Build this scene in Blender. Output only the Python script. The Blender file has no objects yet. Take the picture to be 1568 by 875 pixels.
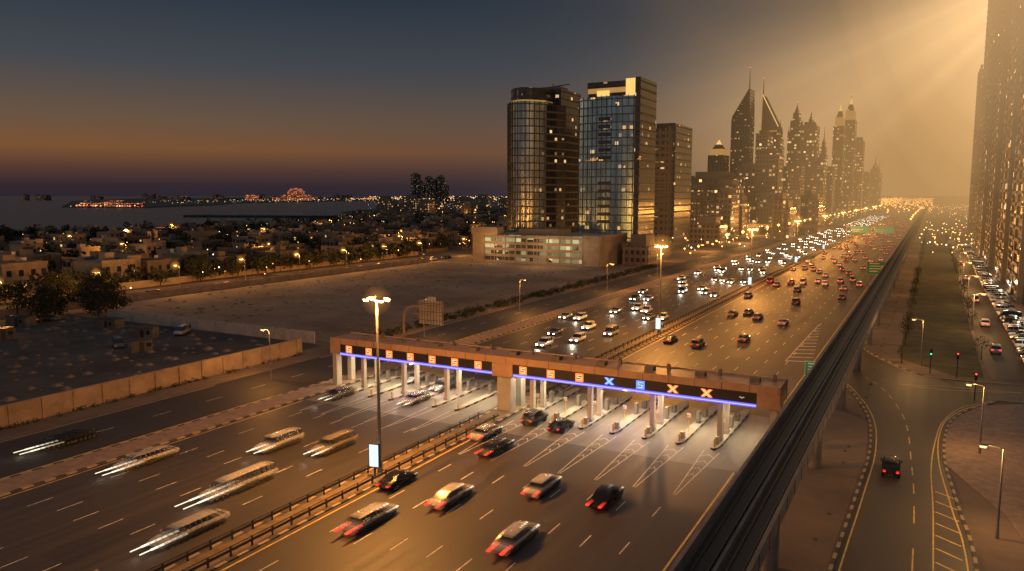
import bpy, math, random
from mathutils import Vector
R=random.Random(7)
scene=bpy.context.scene
COL=scene.collection

# ------------------------------------------------------------------ node helpers
class G:
    def __init__(s,nt): s.nt=nt
    def n(s,t,**k):
        x=s.nt.nodes.new(t)
        for a,b in k.items(): setattr(x,a,b)
        return x
    def setin(s,sock,v):
        if v is None: return
        if isinstance(v,bpy.types.NodeSocket): s.nt.links.new(v,sock)
        else: sock.default_value=v
    def m(s,op,a,b=None,c=None,clamp=False):
        x=s.n('ShaderNodeMath',operation=op); x.use_clamp=clamp
        s.setin(x.inputs[0],a); s.setin(x.inputs[1],b); s.setin(x.inputs[2],c)
        return x.outputs[0]
    def mix(s,f,a,b):
        x=s.n('ShaderNodeMix',data_type='RGBA')
        s.setin(x.inputs['Factor'],f)
        s.setin(x.inputs[6],a if not isinstance(a,tuple) else (*a[:3],1))
        s.setin(x.inputs[7],b if not isinstance(b,tuple) else (*b[:3],1))
        return x.outputs[2]
    def noise(s,vec,scale,detail=3,rough=.55,dim='3D'):
        x=s.n('ShaderNodeTexNoise',noise_dimensions=dim)
        if dim=='1D': s.setin(x.inputs['W'],vec)
        else: s.setin(x.inputs['Vector'],vec)
        x.inputs['Scale'].default_value=scale; x.inputs['Detail'].default_value=detail; x.inputs['Roughness'].default_value=rough
        return x.outputs['Fac']
    def mr(s,v,a,b,c=0,d=1,smooth=False):
        x=s.n('ShaderNodeMapRange'); s.setin(x.inputs[0],v)
        if smooth: x.interpolation_type='SMOOTHSTEP'
        for i,q in enumerate((a,b,c,d)): x.inputs[i+1].default_value=q
        return x.outputs[0]
    def sep(s,v):
        x=s.n('ShaderNodeSeparateXYZ'); s.setin(x.inputs[0],v); return x.outputs
    def comb(s,a,b,c):
        x=s.n('ShaderNodeCombineXYZ')
        for i,q in enumerate((a,b,c)): s.setin(x.inputs[i],q)
        return x.outputs[0]
    def ramp(s,f,stops):
        x=s.n('ShaderNodeValToRGB'); s.setin(x.inputs[0],f); e=x.color_ramp.elements
        while len(e)<len(stops): e.new(.5)
        for i,(p,c) in enumerate(stops): e[i].position=p; e[i].color=(*c,1)
        return x.outputs[0]

def newmat(name):
    m=bpy.data.materials.new(name); m.use_nodes=True
    nt=m.node_tree; return m,G(nt),nt.nodes['Principled BSDF']

def mat(name,c,rough=.7,metal=0,var=.25,scale=1.5,bump=0,stretch=None,c2=None):
    m,g,p=newmat(name)
    pos=g.n('ShaderNodeNewGeometry').outputs['Position']
    if stretch:
        mp=g.n('ShaderNodeVectorMath',operation='MULTIPLY'); g.setin(mp.inputs[0],pos); mp.inputs[1].default_value=stretch; vec=mp.outputs[0]
    else: vec=pos
    f=g.noise(vec,scale,7,.65)
    f=g.mr(f,.3,.7)
    lo=tuple(x*(1-var) for x in c); hi=tuple(min(1,x*(1+var)) for x in c) if c2 is None else c2
    g.setin(p.inputs['Base Color'],g.mix(f,lo,hi))
    p.inputs['Roughness'].default_value=rough; p.inputs['Metallic'].default_value=metal
    if bump:
        b=g.n('ShaderNodeBump'); b.inputs['Distance'].default_value=bump; g.setin(b.inputs['Height'],g.noise(pos,scale*6,4)); g.setin(p.inputs['Normal'],b.outputs[0])
    return m

def emat(name,c,s,sampling='NONE',base=(.03,.03,.03)):
    m,g,p=newmat(name)
    p.inputs['Base Color'].default_value=(*base,1)
    p.inputs['Emission Color'].default_value=(*c,1); p.inputs['Emission Strength'].default_value=s
    m.cycles.emission_sampling=sampling
    return m

def facade(name,glass,wall,cw=3.0,ch=3.6,lit=.12,es=1.6,mu=.16,mv=.25,rough=.12,litc=((1,.42,.10),(1,.68,.32)),seed=0.0,metal=.0,hh=.72):
    m,g,p=newmat(name)
    ge=g.n('ShaderNodeNewGeometry'); x,y,z=g.sep(ge.outputs['Position'])
    nx,ny,nz=g.sep(ge.outputs['Normal'])
    h=g.m('ADD',g.m('ADD',x,y),seed)
    a=g.m('DIVIDE',h,cw); b=g.m('DIVIDE',z,ch)
    fa=g.m('FRACT',a); fb=g.m('FRACT',b)
    cell=g.comb(g.m('FLOOR',a),g.m('FLOOR',b),seed)
    wn=g.n('ShaderNodeTexWhiteNoise',noise_dimensions='3D'); g.setin(wn.inputs['Vector'],cell)
    wc=g.sep(wn.outputs['Color'])
    mask=g.m('MULTIPLY',g.m('GREATER_THAN',fa,mu),g.m('GREATER_THAN',fb,mv))
    mask=g.m('MULTIPLY',mask,g.m('LESS_THAN',g.m('ABSOLUTE',nz),.5))
    big=g.noise(g.comb(g.m('MULTIPLY',h,.05),0.0,g.m('MULTIPLY',z,.12)),1.0,2)
    th=g.m('MULTIPLY',g.mr(big,.38,.68,.1,2.4),lit)
    on=g.m('MULTIPLY',g.m('MULTIPLY',g.m('LESS_THAN',wc[0],th),mask),g.m('LESS_THAN',fb,hh))
    st=g.m('MULTIPLY',on,g.m('MULTIPLY',g.mr(g.m('POWER',wc[1],2.0),0,1,.15,1.0),es))
    gl=g.mix(wc[2],tuple(q*.7 for q in glass),tuple(q*1.2 for q in glass))
    wl=g.mix(g.noise(ge.outputs['Position'],.15,4),tuple(q*.7 for q in wall),tuple(q*1.2 for q in wall))
    g.setin(p.inputs['Base Color'],g.mix(mask,wl,gl))
    g.setin(p.inputs['Roughness'],g.mr(mask,0,1,.6,rough))
    g.setin(p.inputs['Metallic'],g.m('MULTIPLY',mask,metal))
    g.setin(p.inputs['Emission Color'],g.mix(wc[2],litc[0],litc[1]))
    g.setin(p.inputs['Emission Strength'],st)
    m.cycles.emission_sampling='NONE'
    return m

# ------------------------------------------------------------------ mesh builder
class MB:
    def __init__(s): s.v=[]; s.f=[]; s.m=[]; s.sm=[]
    def add(s,vs,fs,m=0,smooth=False):
        o=len(s.v); s.v+= [tuple(q) for q in vs]
        for f in fs: s.f.append([i+o for i in f]); s.m.append(m); s.sm.append(smooth)
    def box(s,x0,x1,y0,y1,z0,z1,m=0):
        s.add([(x0,y0,z0),(x1,y0,z0),(x1,y1,z0),(x0,y1,z0),(x0,y0,z1),(x1,y0,z1),(x1,y1,z1),(x0,y1,z1)],
              [(0,3,2,1),(4,5,6,7),(0,1,5,4),(1,2,6,5),(2,3,7,6),(3,0,4,7)],m)
    def bbox(s,x0,x1,y0,y1,z0,z1,m=0,t=.82):
        cx,cy=(x0+x1)/2,(y0+y1)/2; a=(x1-x0)/2*t; b=(y1-y0)/2*t
        s.add([(x0,y0,z0),(x1,y0,z0),(x1,y1,z0),(x0,y1,z0),(cx-a,cy-b,z1),(cx+a,cy-b,z1),(cx+a,cy+b,z1),(cx-a,cy+b,z1)],
              [(0,3,2,1),(4,5,6,7),(0,1,5,4),(1,2,6,5),(2,3,7,6),(3,0,4,7)],m)
    def prism(s,poly,z0,z1,m=0,mt=None):
        n=len(poly); s.add([(x,y,z0) for x,y in poly]+[(x,y,z1) for x,y in poly],[[i,(i+1)%n,(i+1)%n+n,i+n] for i in range(n)],m)
        s.add([(x,y,z1) for x,y in poly],[list(range(n))],m if mt is None else mt)
    def sheet(s,poly,z,m=0): s.add([(x,y,z) for x,y in poly],[list(range(len(poly)))],m)
    def rect(s,x0,x1,y0,y1,z,m=0): s.sheet([(x0,y0),(x1,y0),(x1,y1),(x0,y1)],z,m)
    def tube(s,p,q,r0,r1=None,n=8,m=0,cap=True):
        r1=r0 if r1 is None else r1
        p=Vector(p);q=Vector(q); d=(q-p).normalized()
        a=d.orthogonal().normalized(); b=d.cross(a)
        vs=[];
        for c,r in ((p,r0),(q,r1)):
            for i in range(n):
                t=2*math.pi*i/n; vs.append(c+a*r*math.cos(t)+b*r*math.sin(t))
        s.add(vs,[[i,(i+1)%n,(i+1)%n+n,i+n] for i in range(n)],m,True)
        if cap: s.add(vs[:n],[list(range(n))[::-1]],m); s.add(vs[n:],[list(range(n))],m)
    def oct(s,c,r,m=0):
        x,y,z=c; s.add([(x+r,y,z),(x-r,y,z),(x,y+r,z),(x,y-r,z),(x,y,z+r),(x,y,z-r)],[(0,2,4),(2,1,4),(1,3,4),(3,0,4),(2,0,5),(1,2,5),(3,1,5),(0,3,5)],m)
    def ball(s,c,r,nu=24,nv=12,m=0):
        vs=[];fs=[]
        for j in range(nv+1):
            t=math.pi*j/nv
            for i in range(nu):
                p=2*math.pi*i/nu; vs.append((c[0]+r[0]*math.sin(t)*math.cos(p),c[1]+r[1]*math.sin(t)*math.sin(p),c[2]+r[2]*math.cos(t)))
        for j in range(nv):
            for i in range(nu): fs.append((j*nu+i,(j+1)*nu+i,(j+1)*nu+(i+1)%nu,j*nu+(i+1)%nu))
        s.add(vs,fs,m,True)
    def mesh(s,name,mats):
        me=bpy.data.meshes.new(name); me.from_pydata(s.v,[],s.f)
        for q in mats: me.materials.append(q)
        me.polygons.foreach_set('material_index',s.m); me.polygons.foreach_set('use_smooth',s.sm); me.update(); return me
    def obj(s,name,mats,loc=(0,0,0),rz=0):
        return inst(name,s.mesh(name,mats),loc,rz)
def inst(name,me,loc=(0,0,0),rz=0,sc=1,parent=None):
    o=bpy.data.objects.new(name,me); COL.objects.link(o); o.location=loc; o.rotation_euler=(0,0,rz)
    o.scale=(sc,sc,sc) if not isinstance(sc,tuple) else sc
    if parent: o.parent=parent
    return o
def light(name,kind,loc,power,color,size=.3,rot=(0,0,0),parent=None,**k):
    l=bpy.data.lights.new(name,kind); l.energy=power; l.color=color
    if kind in('POINT','SPOT'): l.shadow_soft_size=size
    for a,b in k.items(): setattr(l,a,b)
    o=bpy.data.objects.new(name,l); COL.objects.link(o); o.location=loc; o.rotation_euler=rot
    if parent: o.parent=parent
    return o

# ------------------------------------------------------------------ camera
H=31.0
cd=bpy.data.cameras.new('camera'); cam=bpy.data.objects.new('camera',cd); COL.objects.link(cam)
cam.location=(0,0,H); cam.rotation_euler=(math.radians(90-6.65),0,math.radians(28.5))
cd.sensor_width=36; cd.lens=27.1; cd.clip_end=90000; cd.clip_start=.5
scene.camera=cam
scene.view_settings.view_transform='Standard'; scene.view_settings.look='None'; scene.view_settings.exposure=0

# bearing of a sight line (tan of angle from the road axis) from pixel column u
def ln(u): return .879*(u-1430)/(.477*(u-784)+1044)

# ------------------------------------------------------------------ world
w=bpy.data.worlds.new('World'); scene.world=w; w.use_nodes=True
g=G(w.node_tree); bg=w.node_tree.nodes['Background']
tc=g.n('ShaderNodeTexCoord').outputs['Generated']
nv=g.n('ShaderNodeVectorMath',operation='NORMALIZE'); g.setin(nv.inputs[0],tc); d=nv.outputs[0]
dx,dy,dz=g.sep(d)
zc=g.m('MAXIMUM',dz,0.0)
base=g.ramp(zc,[(0,(.034,.026,.032)),(.012,(.037,.029,.036)),(.035,(.050,.038,.044)),(.085,(.062,.050,.054)),(.13,(.050,.049,.058)),(.175,(.033,.042,.055)),(.25,(.013,.025,.041)),(.42,(.026,.040,.060)),(1,(.085,.10,.14))])  # overhead stops raised, out of view, as added ambient light
sset=g.ramp(zc,[(0,(.026,.019,.028)),(.012,(.032,.021,.028)),(.030,(.085,.040,.031)),(.055,(.20,.086,.033)),(.09,(.14,.088,.055)),(.15,(.062,.067,.077)),(.25,(.019,.034,.056)),(.42,(.026,.040,.060)),(1,(.085,.10,.14))])
def dot(v):
    q=g.n('ShaderNodeVectorMath',operation='DOT_PRODUCT'); g.setin(q.inputs[0],d); q.inputs[1].default_value=v; return q.outputs['Value']
sm=g.m('POWER',g.mr(dot((-.906,.42,0)),.25,1.0),1.6)
sky=g.mix(sm,base,sset)
GV=(.115,.962,.245)
dg=g.m('SUBTRACT',1.0,dot(GV))
g1=g.m('EXPONENT',g.m('MULTIPLY',dg,-20.0))
phi=g.m('ARCTAN2',g.m('SUBTRACT',dz,GV[2]),g.m('SUBTRACT',GV[0],dx))
st=g.mr(g.noise(phi,3.0,2.5,.5,'1D'),.32,.68,.68,1.30)
shaft=g.mr(phi,-.05,-.55,.30,1.0,True)
g1=g.m('MULTIPLY',g.m('MULTIPLY',g1,st),shaft)
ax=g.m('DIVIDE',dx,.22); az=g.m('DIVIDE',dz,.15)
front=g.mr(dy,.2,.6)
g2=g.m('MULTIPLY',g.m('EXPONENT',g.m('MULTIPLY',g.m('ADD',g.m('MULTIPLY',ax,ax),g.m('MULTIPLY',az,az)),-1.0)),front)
rear=g.m('MULTIPLY',g.mr(dy,.15,-.6),g.mr(dz,-.05,.02))  # added brightness in the unseen sky behind the camera, lifts reflections and ambient
def sc(col,f):
    q=g.n('ShaderNodeVectorMath',operation='SCALE'); q.inputs[0].default_value=col; g.setin(q.inputs['Scale'],f); return q.outputs[0]
def add(a,b):
    q=g.n('ShaderNodeVectorMath',operation='ADD'); g.setin(q.inputs[0],a); g.setin(q.inputs[1],b); return q.outputs[0]
ns=g.n('ShaderNodeTexSky',sky_type='NISHITA'); ns.sun_disc=False; ns.sun_elevation=math.radians(1.0); ns.sun_rotation=math.radians(-110)
nsk=g.n('ShaderNodeVectorMath',operation='SCALE'); g.setin(nsk.inputs[0],ns.outputs[0]); nsk.inputs['Scale'].default_value=.0004
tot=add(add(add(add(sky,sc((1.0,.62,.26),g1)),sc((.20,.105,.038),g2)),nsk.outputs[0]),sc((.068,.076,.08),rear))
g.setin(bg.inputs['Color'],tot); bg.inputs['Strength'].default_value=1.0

sl=bpy.data.lights.new('sun_fill','SUN'); sl.energy=.10; sl.angle=math.radians(8); sl.color=(1,.62,.36)
so=bpy.data.objects.new('sun_fill',sl); COL.objects.link(so)
so.rotation_euler=Vector((-.9,-.42,.16)).to_track_quat('Z','Y').to_euler()  # added warm fill, aimed off the sunset bearing to light the curved tower

# ------------------------------------------------------------------ haze (added volumes that glow themselves, imitating golden light in the air)
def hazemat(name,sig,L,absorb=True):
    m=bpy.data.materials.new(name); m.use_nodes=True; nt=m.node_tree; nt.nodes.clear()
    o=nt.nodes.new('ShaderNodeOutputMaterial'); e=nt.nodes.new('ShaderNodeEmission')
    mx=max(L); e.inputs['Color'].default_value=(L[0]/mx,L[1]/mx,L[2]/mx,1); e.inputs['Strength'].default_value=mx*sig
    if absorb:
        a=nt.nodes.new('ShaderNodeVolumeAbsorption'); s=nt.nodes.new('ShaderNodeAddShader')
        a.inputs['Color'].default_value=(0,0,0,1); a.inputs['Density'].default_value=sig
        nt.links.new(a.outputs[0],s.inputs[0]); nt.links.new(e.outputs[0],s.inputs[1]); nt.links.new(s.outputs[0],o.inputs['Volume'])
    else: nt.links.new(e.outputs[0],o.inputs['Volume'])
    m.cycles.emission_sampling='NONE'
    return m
hz=hazemat('haze_glow_wide',1/1500,(.48,.265,.095))
for (a_,y0_,h_) in ((-125,330,130),(-70,300,205)):
    hp=[(a_,y0_),(300,y0_-40),(300,2200),(a_,2200)]
    b=MB(); b.prism(hp,-1,h_); b.add([(x,y,-1) for x,y in hp],[list(range(len(hp)))[::-1]],0); b.obj('haze',[hz])
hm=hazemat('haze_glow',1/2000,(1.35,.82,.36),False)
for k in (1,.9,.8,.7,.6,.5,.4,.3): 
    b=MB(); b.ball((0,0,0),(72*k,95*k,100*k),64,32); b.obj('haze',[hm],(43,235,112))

# ------------------------------------------------------------------ materials
M_sand=mat('sand',(.13,.10,.078),.95,0,.45,.035,0,None,(.24,.18,.135))
M_sandl=mat('sand_lot',(.12,.092,.072),.95,0,.45,.03,.08,None,(.27,.21,.16))
M_dirt=mat('dirt_yard',(.045,.040,.035),.95,0,.5,.08,.05,None,(.11,.092,.075))
M_conc=mat('concrete',(.30,.27,.23),.8,0,.25,.7)
M_concd=mat('concrete_dark',(.12,.11,.10),.8,0,.3,.7)
M_pave=mat('paving',(.24,.17,.13),.85,0,.3,.9)
M_slab=mat('toll_slab',(.16,.15,.135),.6,0,.4,.35,0,(1,.12,1))
M_metal=mat('galvanised_steel',(.26,.26,.25),.45,.6,.15,2)
M_dark=mat('dark_metal',(.03,.03,.032),.5,.3,.2,2)
M_panel=mat('clad_panel',(.36,.22,.14),.5,.0,.2,.5)
M_grass=mat('grass',(.03,.042,.015),.95,0,.6,.25,0,None,(.075,.07,.033))
M_green=mat('sign_green',(.02,.20,.09),.4,0,.1,3)
M_whitep=mat('road_paint',(.55,.50,.42),.6,0,.5,1.6)
M_yellp=mat('edge_paint',(.60,.42,.12),.6,0,.4,1.2)
M_foli=mat('foliage',(.018,.024,.010),.9,0,.6,.8,0,None,(.045,.05,.02))
M_bark=mat('bark',(.08,.055,.035),.9,0,.3,3)
M_stone=mat('villa_wall',(.25,.20,.15),.85,0,.25,.3)
M_stone2=mat('villa_wall_dark',(.13,.105,.085),.85,0,.25,.3)
M_wall=mat('plaster_wall',(.28,.205,.15),.85,0,.35,.3)
M_white=mat('white_wall',(.34,.32,.29),.8,0,.2,.4)
M_rubber=mat('rubber',(.015,.015,.015),.8,0,.2,5)
M_sod=emat('sodium_lamp',(1,.52,.14),18)
M_sod2=emat('sodium_lamp_small',(1,.44,.09),9)
M_wlight=emat('white_lamp',(1,.86,.62),12)
M_blue=emat('blue_led',(.10,.09,1),2.0)
M_bluew=emat('white_blue_led',(.42,.42,1),1.6)
M_or=emat('orange_led',(1,.20,.035),1.9)
M_orw=emat('amber_led',(1,.56,.28),1.4)
M_bl2=emat('blue_glyph',(.08,.20,1),2.0)
M_blw=emat('blue_glyph_core',(.45,.65,1),1.3)
M_dim=emat('dim_led',(.9,.6,.45),.7)
M_adv=emat('poster_light',(.75,.93,1),1.15)
M_warmwin=emat('warm_window',(1,.50,.16),1.0)
M_glassd=mat('dark_glass',(.02,.025,.03),.1,0,.2,1)
M_red=emat('beacon_red',(1,.05,.03),5)
M_greenl=emat('signal_green',(.05,1,.4),3)
def asphalt(name,c1,c2,rough):
    m,g,p=newmat(name)
    ge=g.n('ShaderNodeNewGeometry').outputs['Position']; x,y,z=g.sep(ge)
    big=g.noise(ge,.04,4); st=g.noise(g.comb(g.m('MULTIPLY',x,1.1),g.m('MULTIPLY',y,.018),0.0),1.0,4); fine=g.noise(ge,9,3)
    tr=g.m('ABSOLUTE',g.m('SUBTRACT',g.m('FRACT',g.m('DIVIDE',g.m('ADD',x,18.7),1.8)),.5))
    f=g.m('ADD',g.m('MULTIPLY',g.mr(st,.3,.7),.5),g.m('MULTIPLY',g.mr(big,.3,.7),.4))
    f=g.m('ADD',f,g.m('MULTIPLY',tr,.35))
    f=g.m('ADD',f,g.m('MULTIPLY',g.m('SUBTRACT',fine,.5),.5),clamp=True)
    br=g.n('ShaderNodeTexVoronoi'); g.setin(br.inputs['Vector'],g.comb(g.m('MULTIPLY',x,.28),g.m('MULTIPLY',y,.05),0.0)); br.distance='CHEBYCHEV'; br.inputs['Scale'].default_value=1.0
    pr=g.sep(br.outputs['Color'])[0]
    f=g.m('MULTIPLY',f,g.mr(g.m('GREATER_THAN',pr,.86),0,1,1,.55))
    g.setin(p.inputs['Base Color'],g.mix(f,c1,c2)); g.setin(p.inputs['Roughness'],g.mr(f,0,1,rough-.04,rough+.14))
    bb=g.n('ShaderNodeBump'); bb.inputs['Distance'].default_value=.01; g.setin(bb.inputs['Height'],fine); g.setin(p.inputs['Normal'],bb.outputs[0])
    return m
M_asph=asphalt('asphalt',(.030,.027,.025),(.072,.062,.053),.54)
M_asph2=asphalt('asphalt_old',(.026,.024,.022),(.056,.049,.042),.6)
def stripe(name,per,c1,c2,axis=1):
    m,g,p=newmat(name); q=g.sep(g.n('ShaderNodeNewGeometry').outputs['Position'])[axis]
    f=g.m('GREATER_THAN',g.m('FRACT',g.m('DIVIDE',q,per)),.5)
    g.setin(p.inputs['Base Color'],g.mix(f,c1,c2)); p.inputs['Roughness'].default_value=.7; return m
M_kerb=stripe('kerb_paint',2.4,(.05,.045,.04),(.34,.26,.18))
M_sea,g,p=newmat('sea_water')
p.inputs['Base Color'].default_value=(.005,.016,.028,1); p.inputs['Roughness'].default_value=.25; p.inputs['Specular IOR Level'].default_value=.22
bb=g.n('ShaderNodeBump'); bb.inputs['Distance'].default_value=1.8; bb.inputs['Strength'].default_value=.9
g.setin(bb.inputs['Height'],g.noise(g.n('ShaderNodeNewGeometry').outputs['Position'],.12,5)); g.setin(p.inputs['Normal'],bb.outputs[0])

# ------------------------------------------------------------------ ground, sea
b=MB(); b.rect(-45000,45000,-3000,60000,0); b.obj('ground',[M_sand])
b=MB(); b.sheet([(-610,-2500),(-606,320),(-640,700),(-720,860),(-990,1138),(-1256,1646),(-2315,3983),(-7000,16000),(-20000,59000),(-44000,59000),(-44000,-2500)],.25); b.obj('sea',[M_sea])
b=MB(); b.prism([(-2021,1231),(-1735,1264),(-2000,1700),(-2500,2292),(-2670,2743),(-3153,4277),(-3542,6461),(-8856,16150),(-9356,8896),(-6703,4746),(-3996,2489)],.2,2.5)
b.prism([(-950,755),(-761,815),(-740,845),(-960,790)],.2,3.0)
b.obj('island_land',[M_dirt])
b=MB(); b.rect(-1100,-206,330,2600,.06); b.rect(-606,-230,-100,330,.06); b.obj('residential_ground',[mat('residential_soil',(.045,.038,.03),.95,0,.5,.02,0,None,(.09,.072,.056))])
b=MB(); b.rect(-206,-104,123,306,.05); b.obj('sand_lot',[M_sandl])
b=MB(); b.rect(-212,-110,20,120,.05); b.obj('construction_yard',[M_dirt])

# ------------------------------------------------------------------ highway
YE=2600
b=MB()
b.rect(-83.2,-54.6,-60,YE,.012); b.rect(-50.9,-17.2,-60,YE,.012)
b.obj('highway_road',[M_asph])
b=MB(); b.rect(-102.5,-88,-60,YE*.5,.012); b.obj('service_road',[M_asph2])
b=MB(); b.rect(-82.6,-55.2,86,110,.02); b.rect(-50.4,-17.6,86,110,.02); b.obj('toll_plaza_pavement',[M_slab])
b=MB()
RL=[-18.7-3.6*i for i in range(1,9)]
LL=[-82.0+3.75*i for i in range(1,7)]
def dashes(x,y0,y1,per=9.0,l=3.0,w=.16):
    y=y0
    while y<y1: b.rect(x-w/2,x+w/2,y,y+l,.024); y+=per
for x in RL:
    o=R.uniform(0,2); dashes(x,-30+o,74,9,2.6,.14); dashes(x,126+o,900,10,3.2,.18)
for x in LL:
    o=R.uniform(0,2); dashes(x,-30+o,80,9,2.6,.14); dashes(x,120+o,900,10,3.2,.18)
for x in (-95.2,): dashes(x,-30,600,9,3)
b.obj('lane_markings',[M_whitep])
b=MB()
for x in (-82.6,-55.3,-50.3,-18.0,-102,-88.5): b.rect(x-.1,x+.1,-60,85.5,.024); b.rect(x-.1,x+.1,110.5,1500,.024)
b.obj('edge_lines',[M_yellp])
TR=[-17.6-4.42*i for i in range(0,9)]
TL=[-83.0+3.98*i for i in range(0,8)]
b=MB()
for x in TR[1:8]:
    for s in(-1,1):
        b.sheet([(x+s*.06,76),(x+s*.18,76),(x+s*1.02,91.5),(x+s*.88,91.5)],.026)
    for k in range(4):
        y=82+k*2.4; w_=.06+.8*(y-76)/15.5
        b.sheet([(x-w_,y),(x,y+.9),(x+w_,y),(x+w_,y+.22),(x,y+1.15),(x-w_,y+.22)],.027)
for x in TL[1:7]:
    for s in(-1,1):
        b.sheet([(x+s*.05,81),(x+s*.16,81),(x+s*.78,91.5),(x+s*.65,91.5)],.026)
b.sheet([(-22.9,150),(-22.7,150),(-22.5,198),(-22.7,198)],.026)
for k in range(12):
    y=150+k*4; x1=-22.7; x2=-18.2-(y-150)*.085
    b.sheet([(x1,y),(x2,y+1.5),(x2,y+2.1),(x1,y+.6)],.026)
b.obj('gore_markings',[M_whitep])
b=MB()
for x0,x1 in ((-88,-87.6),(-83.6,-83.2),(-54.6,-54.25),(-51.25,-50.9),(-17.2,-16.85)):
    b.box(x0,x1,-60,1400,0,.15)
b.obj('kerb',[M_kerb])
b=MB(); b.box(-87.6,-83.6,-60,1200,0,.13); b.obj('pavement',[M_pave])
b=MB(); b.box(-54.25,-51.25,-60,1400,0,.13); b.obj('median_strip',[mat('median_soil',(.17,.125,.08),.9,0,.4,.8)])
b=MB()
for x in (-54.0,-51.5):
    y=-40
    while y<420:
        if not(90<y<104):
            b.box(x-.07,x+.07,y,y+.14,.13,1.05)
        y+=2.4
    for (ya,yb) in ((-40,91),(104,900)):
        b.box(x-.05,x+.05,ya,yb,.55,.78); b.box(x-.03,x+.03,ya,yb,.95,1.02)
b.obj('median_guard_rail',[mat('rail_steel',(.08,.07,.06),.5,.3,.2,2)])
b=MB()
y=-40
while y<300:
    b.box(-16.4,-16.3,y,y+.1,0,.75); y+=4
b.box(-16.45,-16.38,-40,600,.5,.78); b.obj('roadside_guard_rail',[M_metal])

# ------------------------------------------------------------------ toll gate
root=bpy.data.objects.new('toll_gate',None); COL.objects.link(root)
def part(b,name,mats):
    o=b.obj(name,mats); o.parent=root; return o
b=MB()
YF,YB=94.6,99.8
b.box(-85,-14.9,YF+.25,YB,5.6,8.0,0)
b.box(-85.1,-14.8,YF,YF+.25,7.15,8.12,0)
b.box(-85.1,-83.0,YF,YF+.25,5.5,7.15,0); b.box(-54.6,-51.2,YF-.15,YF+.25,5.2,7.148,0); b.box(-17.5,-14.8,YF,YF+.25,5.3,7.15,0)
b.box(-85.1,-14.8,YB,YB+.2,5.5,8.12,0)
for x in [-83+ i*3.4 for i in range(21)]: b.box(x,x+.05,YF-.02,YF+.02,7.16,8.1,1)
for x in [-80+ i*6.8 for i in range(10)]: b.box(x,x+1.2,96.4,97.6,8.0,8.5,2); b.box(x+2.5,x+2.9,98.2,98.6,8.0,8.8,2)
part(b,'canopy',[M_panel,M_dark,M_concd])
b=MB()
for a,c in ((-83.0,-54.6),(-51.2,-17.5)): b.box(a,c,YF+.05,YF+.25,5.77,7.15)
part(b,'sign_band',[mat('sign_band',(.022,.017,.017),.5,0,.2,1)])
b=MB()
for a,c in ((-83.0,-54.7),(-51.1,-17.6)):
    b.box(a,c,YF-.02,YF+.2,5.62,5.76,0); b.box(a,c,YF-.04,YF+.2,5.50,5.618,1); b.box(a,c,YF-.02,YF+.2,5.38,5.498,0)
part(b,'led_strip',[M_blue,M_bluew])
for a,c in ((-83.0,-54.7),(-51.1,-17.6)):
    light('led_light','AREA',((a+c)/2,YF-.3,5.45),260,(.35,.3,1),parent=root,shape='RECTANGLE',size=c-a,size_y=.2,rot=(math.radians(25),0,0))
def ring(b,x,z,s,t,m,y0,y1):
    b.box(x-s,x+s,y0,y1,z+s-t,z+s,m); b.box(x-s,x+s,y0,y1,z-s,z-s+t,m); b.box(x-s,x-s+t,y0,y1,z-s+t,z+s-t,m); b.box(x+s-t,x+s,y0,y1,z-s+t,z+s-t,m)
def glyphS(b,x,z,m,m2):
    y0,y1=YF-.06,YF+.05; ring(b,x,z,.56,.20,m,y0,y1); s=.30; t=.06
    for q in(-s,0,s): b.box(x-s,x+s,y0-.02,y1,z+q-t,z+q+t,m2)
    b.box(x-s-.001,x-s+t*1.6,y0-.023,y1,z,z+s,m2); b.box(x+s-t*1.6,x+s+.001,y0-.023,y1,z-s,z,m2)
def glyphX(b,x,z,m,m2,s=.45):
    for (t,yo,mm) in ((.26,0,m),(.08,-.03,m2)):
        y0,y1=YF-.06+yo,YF+.05
        for sg in(-1,1):
            P=[(x-s*sg-t,z-s),(x-s*sg+t,z-s),(x+s*sg+t,z+s),(x+s*sg-t,z+s)]
            yy=y0-(.004 if sg>0 else 0)
            vs=[(a,yy,c) for a,c in P]+[(a,y1,c) for a,c in P]
            b.add(vs,[(0,1,2,3),(0,4,5,1),(1,5,6,2),(2,6,7,3),(3,7,4,0)],mm)
b=MB()
for i in range(7): glyphS(b,-81.2+i*4.03,6.45,0,1)
XR=[-49.6+4.33*i for i in range(8)]
for i,x in enumerate(XR):
    if i<3: glyphS(b,x,6.42,0,1)
    elif i==3: glyphX(b,x,6.42,2,3)
    elif i==4: glyphS(b,x,6.42,2,3)
    elif i<7: glyphX(b,x,6.42,0,1,.48)
    else: 
        b.box(x-.3,x-.05,YF-.05,YF+.05,6.4,6.47,4); b.box(x+.05,x+.3,YF-.05,YF+.05,6.4,6.47,4); b.box(x-.06,x+.06,YF-.05,YF+.05,6.28,6.38,4)
part(b,'lane_signals',[M_or,M_orw,M_bl2,M_blw,M_dim])
b=MB()
def column(x,y,w=.30,m=0): b.box(x-w,x+w,y-.35,y+.35,.2,5.6,m); b.box(x-w-.1,x+w+.1,y-.45,y+.45,.2,.7,m)
for x in (TR[1],TR[3],TR[5],TR[7]):
    column(x-.0,95.6); column(x,99.0)
for x in (TL[1],TL[3],TL[5]): column(x,95.6,.26); column(x,99.0,.26)
b.box(-54.0,-51.8,95.0,96.6,.1,5.6); b.box(-54.0,-51.8,98.2,99.6,.1,5.6)
b.box(-85.0,-84.2,95,96.2,.1,5.6); b.box(-85,-84.2,98.6,99.6,.1,5.6); b.box(-15.9,-15.1,95,96.2,.1,5.6); b.box(-15.9,-15.1,98.6,99.6,.1,5.6)
part(b,'columns',[M_white])
b=MB()
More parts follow.
